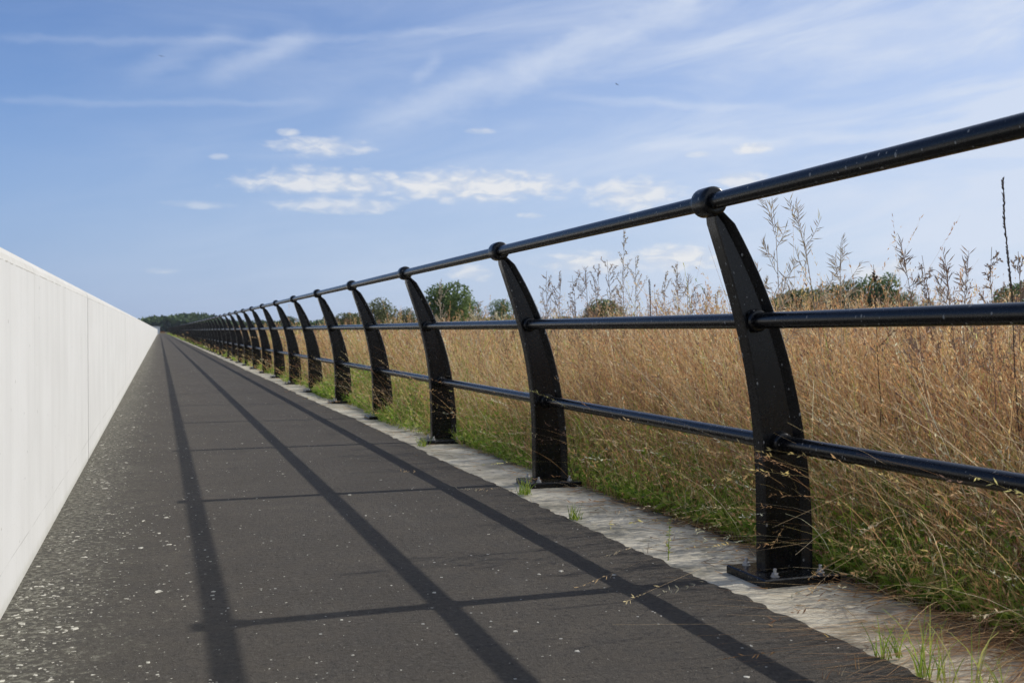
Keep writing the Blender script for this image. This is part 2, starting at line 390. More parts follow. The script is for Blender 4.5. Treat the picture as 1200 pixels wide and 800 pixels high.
# far end: the wood on a rise behind the end of the path, built below with the trees
# ------------------------------------------------------------------ wall
WX = -0.40; WH = 0.997; JOINT0 = 6.54; PITCH_W = 7.05
wall = link('concrete_wall', None); wall.location = (WX, 0, 0)
tag(wall, 'long pale concrete parapet wall of cast panels along the left side of the path', 'wall')
def panel_mesh(L):
    prof = [(0.0, -0.05), (0.0, WH - 0.042), (-0.006, WH - 0.022), (-0.024, WH), (-0.33, WH), (-0.35, WH - 0.02), (-0.35, -0.05)]
    bm = bmesh.new()
    ins = 0.002
    def ring(y, d):
        cx, cz = -0.17, 0.45
        return [(x - (d if x > cx else -d), y, z - (d if z > cz else 0)) for x, z in prof]
    loft(bm, [ring(0, ins), ring(ins, 0), ring(L * 0.33, 0), ring(L * 0.66, 0), ring(L - ins, 0), ring(L, ins)])
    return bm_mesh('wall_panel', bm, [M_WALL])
GAP = 0.055
PM = panel_mesh(PITCH_W - GAP)
SM = None
for k in range(-2, 33):
    y0 = JOINT0 + GAP / 2 + (k - 1) * PITCH_W
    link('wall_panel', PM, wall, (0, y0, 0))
    if SM is None:
        bm = bmesh.new()
        loft(bm, [[(x, y, z) for x, z in ((-0.003, -0.04), (-0.003, WH - 0.045), (-0.028, WH - 0.004), (-0.32, WH - 0.004), (-0.334, WH - 0.03), (-0.334, -0.04))] for y in (0.0, GAP + 0.01)])
        SM = bm_mesh('joint_seal', bm, [M_SEAL])
    link('joint_seal', SM, wall, (0, y0 - GAP - 0.005, 0))

# ------------------------------------------------------------------ railing
T1 = 2.744; SP = 2.035; RT = 0.0245
RAILS = [(1.575, 1.15), (1.73, 0.792), (1.822, 0.413)]
rail = link('railing', None); rail.location = (1.86, T1, 0)
tag(rail, 'long black steel railing with curved posts and three round rails right of the path', 'railing')
s_, c_ = math.sin(YAW), math.cos(YAW)
def edge_pt(px, py, t):
    u = (px - 187) * c_ / F
    D = u * t * c_ / (1 - u * s_); z = D * s_ + t * c_
    return D, CAM_H + (387 - py) * z / F
FW = 0.028
Lp = [edge_pt(x, y, T1 + FW) for x, y in ((823.5, 256), (843.7, 320), (851, 340), (860, 370), (875, 451), (882, 520), (885.5, 560), (886, 600), (886, 666))]
Rp = [edge_pt(x, y, T1 - FW) for x, y in ((852, 242), (872, 280), (890, 318.5), (900.5, 340), (917.7, 389.5), (935.7, 459), (945.5, 513), (950.7, 564), (954, 600), (955, 668))]
def interp(P, h):
    P = sorted((b, a) for a, b in P)
    return float(np.interp(h, [p[0] for p in P], [p[1] for p in P]))
HS = np.linspace(0.02, 1.135, 24)
XF = np.array([interp(Lp, h) for h in HS]); XB = np.array([interp(Rp, h) for h in HS])
cf = np.polyfit(HS, XF, 4); cb = np.polyfit(HS, XB, 4)
XF = np.polyval(cf, HS); XB = np.polyval(cb, HS)
print('post foot', XF[0], XB[0], 'top', XF[-1], XB[-1])
OX = 1.86
def blade(bm, hs, w=FW, simple=False):
    rings = []
    for h in hs:
        a = np.polyval(cf, h) - OX; b = np.polyval(cb, h) - OX
        if h > 1.09: q_ = (h - 1.09) / 0.045; a += 0.012 * q_; b -= 0.025 * q_
        wd = b - a; tf = min(0.013, wd * 0.2); tb = min(0.020, wd * 0.28); wb = 0.010; bev = 0.004
        if simple: rings.append([(a, -w, h), (b, -w, h), (b, w, h), (a, w, h)]); continue
        half = [(a, w - bev), (a + bev, w), (a + tf, w), (a + tf + 0.008, wb), (b - tb - 0.014, wb), (b - tb, w * 0.86), (b - bev * 1.6, w), (b, w - bev * 1.8)]
        rings.append([(x, -y, h) for x, y in half] + [(x, y, h) for x, y in half[::-1]])
    loft(bm, rings)
RR = [(x - OX, z) for x, z in RAILS]
def bosses(bm, n):
    for x, z in RR[1:]:
        lathe_y(bm, (x, 0, z), [(-0.036, 0.0255), (-0.035, 0.030), (-0.030, 0.0345), (-0.020, 0.0365), (0.020, 0.0365), (0.030, 0.0345), (0.035, 0.030), (0.036, 0.0255)], n)
def collar(bm, n):
    x, z = RR[0]
    lathe_y(bm, (x, 0, z), [(-0.0395, 0.0255), (-0.040, 0.036), (-0.0375, 0.0415), (-0.031, 0.0448), (-0.02, 0.0455), (0.02, 0.0455), (0.031, 0.0448), (0.0375, 0.0415), (0.040, 0.036), (0.0395, 0.0255)], n)
def neck(bm):
    # stub that carries the blade up into the collar
    pass
bm = bmesh.new(); blade(bm, HS); bosses(bm, 24); POST = bm_mesh('post', bm, [M_BLACK], True, 32)
bm = bmesh.new(); collar(bm, 28); COLLAR = bm_mesh('collar', bm, [M_BLACK], True, 50)
PL0, PL1 = 1.705 - OX, 1.972 - OX
def plate(bm, bev=0.004):
    def ring(z, d): return [(PL0 + d, -0.11 + d, z), (PL1 - d, -0.11 + d, z), (PL1 - d, 0.11 - d, z), (PL0 + d, 0.11 - d, z)]
    loft(bm, [ring(-0.012, 0), ring(0.014, 0), ring(0.018, bev)])
bm = bmesh.new(); plate(bm); PLATE = bm_mesh('base_plate', bm, [M_BLACK])
bm = bmesh.new()
lathe_z(bm, (0, 0, 0), [(0.0, 0.017), (0.0025, 0.017)], 16)
lathe_z(bm, (0, 0, 0), [(0.0026, 0.0125), (0.004, 0.0135), (0.0125, 0.0135), (0.014, 0.012)], 6)
lathe_z(bm, (0, 0, 0), [(0.0141, 0.0068), (0.030, 0.0068), (0.0315, 0.0055)], 10)
BOLT = bm_mesh('bolt', bm, [M_ZINC], True, 30)
bm = bmesh.new(); blade(bm, HS[::3].tolist() + [HS[-1]], simple=True); plate(bm)
for (x, z), r in zip(RR, (0.0475, 0.043, 0.043)): lathe_y(bm, (x, 0, z), [(-0.044, 0.03), (-0.03, r), (0.03, r), (0.044, 0.03)], 8)
POSTLOD = bm_mesh('far_post', bm, [M_BLACK])
n_posts = int((PATH_END - T1) / SP)
def rise(i): return 0.012 if i < 0 else 0.0
for i in range(-2, n_posts):
    near = i < 12
    p = link('post', POST if near else POSTLOD, rail, (0, i * SP, rise(i)))
    if near:
        link('collar', COLLAR, p); link('base_plate', PLATE, p)
        for bx in (PL0 + 0.052, PL1 - 0.052):
            for by in (-0.08, 0.08):
                b = link('bolt', BOLT, p, (bx + random.uniform(-.002, .002), by, 0.0182)); b.rotation_euler.z = random.uniform(0, 1); b.scale = (0.78, 0.78, 0.78)
for (x, z), nm in zip(RR, ('handrail', 'rail', 'rail')):
    bm = bmesh.new(); N = 28; rings = []
    stations = [(-2 * SP - 0.3, 0.012), (-SP, 0.012), (0.0, 0.0)] + [(k * SP, 0.0) for k in (2, 6, 14, 30, 60)] + [((n_posts - 1) * SP + 0.2, 0.0)]
    for y, dz_ in stations:
        rings.append([(x + RT * math.cos(2 * math.pi * a / N), y, z + dz_ + RT * math.sin(2 * math.pi * a / N)) for a in range(N)])
    loft(bm, rings); r = link(nm, bm_mesh(nm, bm, [M_BLACK], True, 60), rail)
    r['label'] = {1.15: 'topmost round black rail', 0.792: 'middle round black rail', 0.413: 'lowest round black rail'}[z + 0.0]

# ------------------------------------------------------------------ loose pale chips on the asphalt
def chips(n, xf, yf, size, zbase):
    V = []; Fc = []
    for i in range(n):
        y = yf(); x = xf()
        if x < -0.385 or x > 1.55: continue
        if n > 2000 and mnoise.noise((x * 5, y * 2.2, 3.3)) + 0.5 * mnoise.noise((x * 17, y * 9, 1.1)) < random.uniform(-0.45, 0.25): continue
        s = size() * (1 + 0.02 * y); t = s * random.uniform(0.06, 0.2); k = 7; a0 = random.uniform(0, 6.28); el = random.uniform(0.5, 1); rot = random.uniform(0, 3.14)
        b = len(V); ring = []
        for j in range(k):
            a = a0 + j * 2 * math.pi / k; r = s * random.uniform(0.35, 1.15)
            px, py = r * math.cos(a), r * math.sin(a) * el
            ring.append((x + px * math.cos(rot) - py * math.sin(rot), y + px * math.sin(rot) + py * math.cos(rot)))
        V += [(p[0], p[1], zbase - 0.001) for p in ring]
        V += [(x + (p[0] - x) * 0.8, y + (p[1] - y) * 0.8, zbase + t * random.uniform(0.7, 1.1)) for p in ring]
        V.append((x, y, zbase + t * 1.1))
        for j in range(k):
            j2 = (j + 1) % k
            Fc.append((b + j, b + j2, b + k + j2)); Fc.append((b + j, b + k + j2, b + k + j)); Fc.append((b + k + j, b + k + j2, b + 2 * k))
    return V, Fc
def logu(a, b): return math.exp(random.uniform(math.log(a), math.log(b)))
V, Fc = chips(6500, lambda: -0.40 + random.expovariate(1 / 0.22), lambda: logu(1.4, 60), lambda: 0.0016 + random.expovariate(1 / 0.0023), 0.0)
V2, F2 = chips(1400, lambda: random.uniform(-0.3, 1.55), lambda: logu(1.4, 25), lambda: 0.0012 + random.expovariate(1 / 0.0016), 0.0)
n0 = len(V); V += V2; Fc += [tuple(i + n0 for i in f) for f in F2]
tag(link('stone_chips', np_mesh('stone_chips', V, Fc, mats=[M_CHIP])), 'pale stone and mortar chips scattered on the asphalt, thickest along the foot of the wall', 'gravel', kind='stuff')

# ------------------------------------------------------------------ vegetation arrays
class Arr:
    def __init__(s): s.V = []; s.Q = []; s.C = []; s.n = 0
    def add(s, V, Q, C):
        s.V.append(V.reshape(-1, 3)); s.Q.append(Q.reshape(-1, 4) + s.n); s.C.append(C.reshape(-1, 3)); s.n += len(s.V[-1])
    def mesh(s, name, mats):
        return np_mesh(name, np.concatenate(s.V), np.concatenate(s.Q), np.concatenate(s.C), mats)

def ribbons(A, base, az, H, lean, curve, width, K, col, twist=None, taper=0.75):
    """bent grass stems or blades; returns tip points and tip directions"""
    N = len(base); s = np.linspace(0, 1, K + 1)[None, :, None]
    d = np.stack([np.cos(az), np.sin(az), np.zeros(N)], 1)[:, None, :]
    off = (lean[:, None, None] * s + curve[:, None, None] * s ** 2.4) * H[:, None, None]
    drop = np.clip(1 - 0.38 * (lean[:, None, None] + curve[:, None, None] * s) ** 2, 0.12, 1)
    P = base[:, None, :] + d * off + np.array([0, 0, 1.0])[None, None, :] * (H[:, None, None] * s * drop)
    th = rng.uniform(0, math.pi, N) if twist is None else twist
    w = np.stack([np.cos(th), np.sin(th), np.zeros(N)], 1)[:, None, :] * (width[:, None, None] * 0.5) * (1 - taper * s)
    V = np.stack([P - w, P + w], 2)
    i = np.arange(N)[:, None] * (K + 1) * 2 + np.arange(K)[None, :] * 2
    Q = np.stack([i, i + 1, i + 3, i + 2], -1)
    C = np.repeat(col[:, None, :], (K + 1) * 2, 1)
    A.add(V, Q, C)
    T = P[:, -1] - P[:, -2]; T /= np.linalg.norm(T, axis=1, keepdims=True) + 1e-9
    return P, T

def diamonds(A, p, d, L, W, col):
    """leaf or spikelet: a folded diamond from p along unit d"""
    r = rng.normal(size=p.shape); w = np.cross(d, r); w /= np.linalg.norm(w, axis=1, keepdims=True) + 1e-9
    L = L[:, None]; W = W[:, None]
    V = np.stack([p, p + d * L * 0.45 + w * W * 0.5, p + d * L, p + d * L * 0.45 - w * W * 0.5], 1)
    Q = np.arange(len(p) * 4).reshape(-1, 4)
    A.add(V, Q, np.repeat(col[:, None, :], 4, 1))

def unit(v): return v / (np.linalg.norm(v, axis=1, keepdims=True) + 1e-9)
DRYPAL = np.array([(0.66, 0.425, 0.195), (0.77, 0.55, 0.29), (0.55, 0.33, 0.155), (0.86, 0.71, 0.46), (0.34, 0.185, 0.095), (0.70, 0.54, 0.21), (0.27, 0.17, 0.12)])
GRNPAL = np.array([(0.25, 0.39, 0.045), (0.35, 0.48, 0.065), (0.15, 0.26, 0.035), (0.43, 0.53, 0.09), (0.50, 0.50, 0.15)])
def pick(pal, n, p=None, jit=0.16):
    return np.clip(pal[rng.choice(len(pal), n, p=p)] * (1 + rng.normal(0, jit, (n, 1))), 0.01, 0.9)

X0 = 2.03
def field_points(n, rmin, rmax, amin=1.0, amax=58.0):
    """points right of the strip, thinning out with distance"""
    r = np.exp(rng.uniform(math.log(rmin), math.log(rmax), n * 2)); a = np.radians(rng.uniform(amin, amax, n * 2))
    x = r * np.sin(a); y = r * np.cos(a)
    k = (x > X0) & (y > 0.6)
    return x[k][:n], y[k][:n]
def strip_points(n, x1, ymin, ymax, power=1.0):
    y = np.exp(rng.uniform(math.log(ymin), math.log(ymax), n)); x = X0 + (x1 - X0) * rng.random(n) ** power
    return x, y

# slow noise over the field so the stand of grass is uneven
def lump(x, y):
    return 0.5 + 0.25 * np.sin(x * 1.7 + 0.6 * y) + 0.25 * np.sin(y * 1.3 - 1.1 * x + 2) * np.cos(x * 0.7 + 1)
def shift(y):
    """further on the growth spills over the strip"""
    return np.clip((y - 3.6) / 4, 0, 1) * 0.21 + 0.05 * np.sin(y * 1.7) * np.clip((y - 3) / 3, 0, 1)
def top_h(x, y):
    # the stand rises away from the strip, so the low sun still reaches the concrete
    return np.clip(0.18 + (x - X0) * 0.80, 0.15, 0.80) + 0.28 * (lump(x, y) - 0.5) * np.clip((x - X0) * 2, 0.2, 1)

A = Arr()
def dry_batch(x, y, K, M, wmin, heads=True, hmul=1.0, green=0.0):
    # stems grow in tufts: every tuft has its own heading, colour and height
    nt = max(1, len(x) // 11); per = rng.integers(5, 18, nt); ti = np.repeat(np.arange(nt), per)
    sp_ = 0.022 * np.maximum(1, np.hypot(x[:nt], y[:nt]) / 6)[ti]
    x = x[:nt][ti] + rng.normal(0, 1, len(ti)) * sp_; y = y[:nt][ti] + rng.normal(0, 1, len(ti)) * sp_
    k = (x > X0) & (rng.random(len(x)) < np.clip(0.30 + (x - 2.25) * 1.1, 0.28, 1)); x, y, ti = x[k], y[k], ti[k]
    n = len(x); dist = np.hypot(x, y)
    base = np.stack([x - shift(y), y, np.full(n, -0.03)], 1)
    H = top_h(x, y) * rng.uniform(0.60, 1.12, n) * hmul
    tall = (rng.random(n) < 0.06) & (x > 2.5); H[tall] *= rng.uniform(1.1, 1.35, tall.sum())
    # prevailing lean towards the path and the camera, with plenty of scatter
    taz = np.where(rng.random(nt) < 0.6, rng.normal(math.radians(200), 0.8, nt), rng.uniform(0, 2 * math.pi, nt))[ti]
    az = taz + rng.normal(0, 0.9, n)
    H *= (0.84 + 0.28 * rng.random(nt))[ti]
    edge = np.clip(1 - (x - X0) / 0.5, 0, 1)
    lean = np.abs(rng.normal(0.06, 0.16, n) + np.abs(rng.normal(0, 0.16, nt))[ti]) + edge * rng.uniform(0, 0.25, n)
    curve = np.abs(rng.normal(0.16, 0.26, n))
    w = np.maximum(wmin, 0.00046 * dist) * rng.uniform(0.6, 1.6, n)
    tp = [.24, .20, .17, .10, .14, .07, .08]
    tc_ = pick(DRYPAL, nt, tp, 0.2)[ti]; own = rng.random((n, 1)) < 0.4
    col = np.where(own, pick(DRYPAL, n, tp), tc_)
    if green > 0:
        gm = rng.random(n) < green; col[gm] = pick(GRNPAL, gm.sum(), [.2, .25, .1, .25, .2])
    P, T = ribbons(A, base, az, H, lean, curve, w, K, col)
    if not heads: return
    hm = rng.random(n) < 0.8; idx = np.nonzero(hm)[0]; m = len(idx)
    Mi = np.repeat(idx, M)
    s = rng.random(len(Mi)) ** 0.8
    tip = P[Mi, -1]; prev = P[Mi, -2]
    ln = 0.10 + 0.10 * rng.random(len(Mi))
    p = tip - T[Mi] * (s * ln)[:, None]
    d = unit(T[Mi] * 1.5 + rng.normal(0, 0.55, p.shape) + np.array([0, 0, 0.25]))
    sc_ = np.maximum(1.0, dist[Mi] / 7.0)
    L = rng.uniform(0.012, 0.026, len(Mi)) * sc_ ** 0.6; W = rng.uniform(0.003, 0.006, len(Mi)) * sc_ ** 0.9
    hc = np.clip(col[Mi] * rng.uniform(0.85, 1.35, (len(Mi), 1)) * np.array([1.03, 0.95, 0.95]), 0, 0.9)
    diamonds(A, p, d, L, W, hc)

# near stand, middle, far
x, y = field_points(34000, 2.3, 7.0); dry_batch(x, y, 4, 9, 0.0024)
x, y = field_points(26000, 7.0, 22.0); dry_batch(x, y, 3, 8, 0.003)
x, y = field_points(22000, 22.0, 150.0); dry_batch(x, y, 2, 6, 0.004)
x, y = strip_points(26000, 4.4, 5.0, 235.0, 1.0); dry_batch(x, y, 3, 6, 0.003, green=0.12)
# taller feathery heads that break the top of the stand in drifts
x, y = field_points(3400, 3.0, 20.0, 8); k = (x > 2.6) & (rng.random(len(x)) < np.clip(0.15 + 1.1 * (np.sin(x * 0.9 + y * 1.3) * np.sin(y * 0.55 + 1.2)), 0.08, 1)); x, y = x[k], y[k]; n = len(x)
hcol = pick(DRYPAL[[0, 1, 2, 3, 6]], n)
ds = np.maximum(1.0, np.hypot(x, y) / 6)
P, T = ribbons(A, np.stack([x, y, np.full(n, -0.03)], 1), rng.uniform(0, 6.28, n), rng.uniform(0.84, 1.10, n), np.abs(rng.normal(0.08, 0.1, n)), np.abs(rng.normal(0.12, 0.14, n)), 0.003 * ds, 5, hcol)
Mi = np.repeat(np.arange(n), 30); u = rng.random(len(Mi)); p = P[Mi, -1] - T[Mi] * (u * rng.uniform(0.12, 0.26, len(Mi)))[:, None] + rng.normal(0, 1, (len(Mi), 3)) * (0.004 + 0.026 * u)[:, None]
diamonds(A, p, unit(T[Mi] + rng.normal(0, 0.6, p.shape)), rng.uniform(0.010, 0.022, len(Mi)) * ds[Mi] ** 0.6, rng.uniform(0.003, 0.0055, len(Mi)) * ds[Mi] ** 0.8, np.clip(hcol[Mi] * rng.uniform(0.8, 1.2, (len(Mi), 1)), 0, .9))
# bold pale stems that stand out of the mass
x, y = field_points(3600, 2.5, 10.0, 5); x += 0.2; n = len(x)
P, T = ribbons(A, np.stack([x, y, np.full(n, -0.03)], 1), rng.normal(math.radians(195), 0.7, n), np.minimum(top_h(x, y) * rng.uniform(0.8, 1.25, n), 1.0), np.abs(rng.normal(0.3, 0.25, n)), np.abs(rng.normal(0.35, 0.35, n)), rng.uniform(0.003, 0.0058, n), 8, pick(DRYPAL[[3, 1, 4, 6]], n))
# dark brown docks and thistles standing dead in the grass
x, y = field_points(420, 3.2, 14.0, 10); x += 0.3; n = len(x); dk = pick(np.array([(0.14, 0.085, 0.055), (0.19, 0.12, 0.08), (0.24, 0.16, 0.12)]), n)
ds = np.maximum(1.0, np.hypot(x, y) / 6)
P, T = ribbons(A, np.stack([x, y, np.full(n, -0.03)], 1), rng.uniform(0, 6.28, n), rng.uniform(0.55, 0.95, n), np.abs(rng.normal(0.1, 0.1, n)), np.abs(rng.normal(0.1, 0.15, n)), 0.004 * ds, 5, dk)
Mi = np.repeat(np.arange(n), 36); u = rng.random(len(Mi)); p = P[Mi, -1] - T[Mi] * (u * 0.30)[:, None] + rng.normal(0, 1, (len(Mi), 3)) * (0.004 + 0.03 * u)[:, None]
diamonds(A, p, unit(T[Mi] + rng.normal(0, 0.7, p.shape)), rng.uniform(0.010, 0.020, len(Mi)) * ds[Mi] ** 0.6, rng.uniform(0.004, 0.008, len(Mi)) * ds[Mi] ** 0.8, np.clip(dk[Mi] * rng.uniform(0.8, 1.5, (len(Mi), 1)), 0, .9))
tag(link('dry_grass', A.mesh('dry_grass', [M_DRY])), 'tall dry golden brown grass filling the field behind the railing', 'grass', kind='stuff')

# dry stems that arch out over the strip
A = Arr()
def arch(n, x0, x1, y0, y1, H0, H1, l0, l1, c0, c1, azm, azs, heads, wid=0.003, pal=DRYPAL):
    x = rng.uniform(x0, x1, n); y = rng.uniform(y0, y1, n)
    base = np.stack([x - shift(y), y, np.full(n, -0.02)], 1); H = rng.uniform(H0, H1, n)
    col = pick(pal, n)
    P, T = ribbons(A, base, rng.normal(math.radians(azm), azs, n), H, rng.uniform(l0, l1, n), rng.uniform(c0, c1, n), np.full(n, wid) * rng.uniform(0.7, 1.4, n), 7, col)
    if heads:
        Mi = np.repeat(np.arange(n), heads); s = rng.random(len(Mi))
        p = P[Mi, -1] - T[Mi] * (s * 0.14)[:, None]
        d = unit(T[Mi] * 1.2 + rng.normal(0, 0.55, p.shape))
        diamonds(A, p, d, rng.uniform(0.009, 0.020, len(Mi)), rng.uniform(0.0022, 0.004, len(Mi)), np.clip(col[Mi] * 1.15, 0, .9))
arch(200, 2.05, 2.7, 1.2, 3.4, 0.35, 0.8, 0.3, 0.9, 0.2, 0.8, 185, 0.5, 12)
arch(480, 2.35, 3.0, 1.2, 3.6, 0.55, 0.9, 0.35, 0.8, 0.1, 0.45, 180, 0.4, 0, 0.0036, DRYPAL[[0, 1, 3, 4]])
arch(300, 2.4, 3.1, 3.6, 8.0, 0.5, 0.85, 0.3, 0.7, 0.1, 0.45, 185, 0.5, 0, 0.0042, DRYPAL[[0, 1, 3, 4]])
arch(420, 2.04, 2.45, 1.3, 2.25, 0.18, 0.5, 0.7, 1.5, 0.4, 1.0, 190, 0.45, 0, 0.0032, DRYPAL[[0, 1, 2, 4]])
arch(260, 2.02, 2.22, 1.45, 2.3, 0.16, 0.34, 1.1, 1.8, 0.5, 0.9, 200, 0.5, 0, 0.0036, DRYPAL[[0, 2, 2, 4]])
arch(380, 2.05, 2.8, 3.2, 14.0, 0.3, 0.7, 0.25, 0.7, 0.2, 0.7, 185, 0.6, 12)
arch(500, 2.05, 2.5, 14.0, 120.0, 0.3, 0.6, 0.3, 0.8, 0.2, 0.6, 185, 0.6, 8, 0.009)
# a few that lie across the strip and past the nearest posts
arch(13, 2.02, 2.15, 2.35, 3.1, 0.30, 0.62, 0.5, 1.0, 0.3, 0.8, 190, 0.35, 16, 0.0028, DRYPAL[[1, 3]])
arch(6, 2.0, 2.1, 4.4, 5.2, 0.25, 0.5, 0.6, 1.1, 0.3, 0.8, 195, 0.5, 10, 0.0028, DRYPAL[[1, 3]])
tag(link('leaning_grass', A.mesh('leaning_grass', [M_DRY])), 'loose dry grass stems arching out over the pale strip and past the posts', 'grass', kind='stuff')

# dead stems and leaf litter lying on the strip, thickest against the grass
A = Arr(); n = 2600
y = np.exp(rng.uniform(math.log(1.3), math.log(22.0), n)); x = 2.05 - rng.exponential(0.09, n); k = x > 1.40; x, y = x[k], y[k]; n = len(x)
a = rng.uniform(0, 6.28, n); d = np.stack([np.cos(a), np.sin(a), rng.uniform(0.0, 0.12, n)], 1)
L = rng.uniform(0.02, 0.12, n) * np.where(rng.random(n) < 0.3, 1.6, 0.6)
zb = np.where(x < 1.6, 0.0015, -0.006)
prisms_later = (np.stack([x, y, zb + 0.001], 1), np.stack([x, y, zb + 0.002], 1) + unit(d) * L[:, None], pick(DRYPAL, n, [.2, .15, .2, .1, .2, .05, .1]))
# green undergrowth along the edge
A = Arr()
def green_batch(n, x1, ymin, ymax, H0, H1, blades=True, power=1.6, sc0=1.0):
    x, y = strip_points(n, x1, ymin, ymax, power)
    keep = rng.random(n) < 0.35 + 0.65 * (np.sin(y * 2.1 + 1.0) * 0.5 + 0.5)
    x, y = x[keep], y[keep]; n = len(x); dist = np.hypot(x, y)
    dens = np.clip(1 - (x - X0) / (x1 - X0), 0.25, 1)
    base = np.stack([x - shift(y), y, np.full(n, -0.02)], 1)
    if blades:
        H = np.minimum(rng.uniform(H0, H1, n), rng.uniform(0.5, 1.5, n) * (0.10 + 0.65 * (x - X0)))
        ribbons(A, base, rng.uniform(0, 6.28, n), H, np.abs(rng.normal(0.25, 0.2, n)), np.abs(rng.normal(0.25, 0.25, n)), np.maximum(0.0042, dist * 0.0006) * rng.uniform(0.7, 1.3, n), 3, pick(GRNPAL, n))
    else:
        base[:, 2] = np.minimum(H1, 0.05 + 0.6 * (x - X0)) * rng.random(n) ** 0.75
        d = unit(rng.normal(0, 1, (n, 3)) * np.array([1, 1, 0.45]) + np.array([0, 0, 0.2]))
        k = np.maximum(1, dist / 7.0)
        diamonds(A, base, d, rng.uniform(0.02, 0.05, n) * k ** 0.8, rng.uniform(0.008, 0.018, n) * k ** 0.8, pick(GRNPAL, n))
green_batch(15000, 3.0, 1.2, 14.0, 0.15, 0.62)
green_batch(38000, 2.85, 1.2, 14.0, 0.01, 0.33, False)
green_batch(7000, 2.6, 8.0, 230.0, 0.10, 0.32)
green_batch(4000, 2.6, 10.0, 230.0, 0.0, 0.25, False)
# scattered green stems inside the dry stand
x, y = field_points(5000, 2.4, 16.0); n = len(x)
ribbons(A, np.stack([x, y, np.full(n, -0.02)], 1), rng.uniform(0, 6.28, n), top_h(x, y) * rng.uniform(0.5, 1.0, n), np.abs(rng.normal(0.1, 0.1, n)), np.abs(rng.normal(0.1, 0.15, n)), np.maximum(0.005, np.hypot(x, y) * 0.0007), 3, pick(GRNPAL, n, [.1, .3, .1, .3, .2]))
tag(link('undergrowth', A.mesh('undergrowth', [M_LEAF])), 'low green grass and leafy weeds growing along the edge of the strip', 'weeds', kind='stuff')

# ------------------------------------------------------------------ single weeds on the strip
def tuft(px, py, n, H0, H1, spread, label, name='grass_tuft', cat='grass tuft', group='green tufts rooted on the strip', pal=GRNPAL, wid=0.004, leanm=0.25):
    v = CM @ Vector(((px - 600) / F, -(py - 400) / F, -1)); t = -CAM_H / v.z
    o = (v.x * t, v.y * t, -0.004)
    A = Arr(); b = np.zeros((n, 3)); b[:, :2] = rng.normal(0, spread, (n, 2))
    ribbons(A, b, rng.uniform(0, 6.28, n), rng.uniform(H0, H1, n), np.abs(rng.normal(leanm, 0.15, n)), np.abs(rng.normal(0.2, 0.2, n)), np.full(n, wid) * rng.uniform(0.7, 1.3, n), 5, pick(pal, n))
    return tag(link(name, A.mesh(name, [M_LEAF]), loc=o), label, cat, group)
tuft(615, 578, 60, 0.03, 0.09, 0.014, 'small green grass tuft at the foot of the second nearest visible post')
tuft(672, 607, 40, 0.03, 0.075, 0.012, 'small green grass tuft on the asphalt edge between the two nearest posts')
tuft(496, 522, 40, 0.03, 0.08, 0.016, 'small yellow green tuft on the strip beside the third nearest post')
tuft(1034, 770, 16, 0.05, 0.11, 0.008, 'sparse green blades at the asphalt edge, leftmost of the tufts at the bottom right corner')
tuft(1052, 768, 7, 0.06, 0.12, 0.004, 'thin upright pair of green blades just right of the leftmost corner tuft', leanm=0.1)
tuft(1082, 792, 13, 0.08, 0.17, 0.008, 'upright narrow green grass clump at the bottom edge, middle of the corner tufts', leanm=0.12)
tuft(1103, 796, 12, 0.06, 0.13, 0.012, 'spreading dark green clump at the bottom edge beside the tall upright clump')
tuft(1146, 818, 9, 0.13, 0.24, 0.010, 'tallest single green grass clump at the bottom right on the strip', leanm=0.1)
tuft(1172, 812, 12, 0.05, 0.09, 0.016, 'low dark green tuft nearest the bottom right corner')
for k, (px, py) in enumerate([(965, 795), (985, 790), (1002, 783)]):
    tuft(px, py, 4, 0.02, 0.045, 0.004, ['pale dry stubble blades on the asphalt, farthest from the strip', 'pale dry stubble blades on the asphalt, middle of three wisps', 'pale dry stubble blades on the asphalt, nearest the strip'][k], 'dry_wisp', 'dry grass', 'dry wisps at the asphalt edge', DRYPAL, 0.0025)

def sprig(px, py, H):
    v = CM @ Vector(((px - 600) / F, -(py - 400) / F, -1)); t = -CAM_H / v.z
    root = link('weed_sprig', None, loc=(v.x * t, v.y * t, -0.004))
    tag(root, 'single thin upright green leafy weed rooted in the strip beyond the nearest post', 'weed')
    A = Arr(); P, T = ribbons(A, np.zeros((3, 3)), np.array([0.3, 0.3, 0.3]), np.full(3, H), np.full(3, 0.04), np.full(3, 0.03), np.full(3, 0.004), 6, pick(GRNPAL, 3), np.array([0, 1.0, 2.1]))
    link('stem', A.mesh('stem', [M_LEAF]), root)
    A = Arr(); n = 46; s = rng.uniform(0.15, 1.0, n); p = np.stack([0.04 * H * s * math.cos(.3), 0.04 * H * s * math.sin(.3), H * s], 1)
    diamonds(A, p, unit(rng.normal(0, 1, (n, 3)) * [1, 1, .3] + [0, 0, .6]), rng.uniform(0.008, 0.018, n), rng.uniform(0.003, 0.006, n), pick(GRNPAL, n))
    tag(link('leaves', A.mesh('leaves', [M_LEAF]), root), kind='stuff')
sprig(783, 655, 0.135)

# ------------------------------------------------------------------ tall dead seed plants
def prisms(A, a, b, ra, rb, col):
    """three-sided tapered bars from a to b"""
    d = unit(b - a); r = np.tile(np.array([[0.31, 0.93, 0.17]]), (len(a), 1)); u = unit(np.cross(d, r)); w = np.cross(d, u)
    V = []
    for base, rad in ((a, ra), (b, rb)):
        for k in range(3):
            t = 2 * math.pi * k / 3; V.append(base + (u * math.cos(t) + w * math.sin(t)) * np.asarray(rad).reshape(-1, 1))
    V = np.stack(V, 1); i = np.arange(len(a))[:, None] * 6
    Q = np.stack([np.concatenate([i + k, i + (k + 1) % 3, i + 3 + (k + 1) % 3, i + 3 + k], 1) for k in range(3)], 1)
    A.add(V, Q, np.repeat(col[:, None, :], 6, 1))

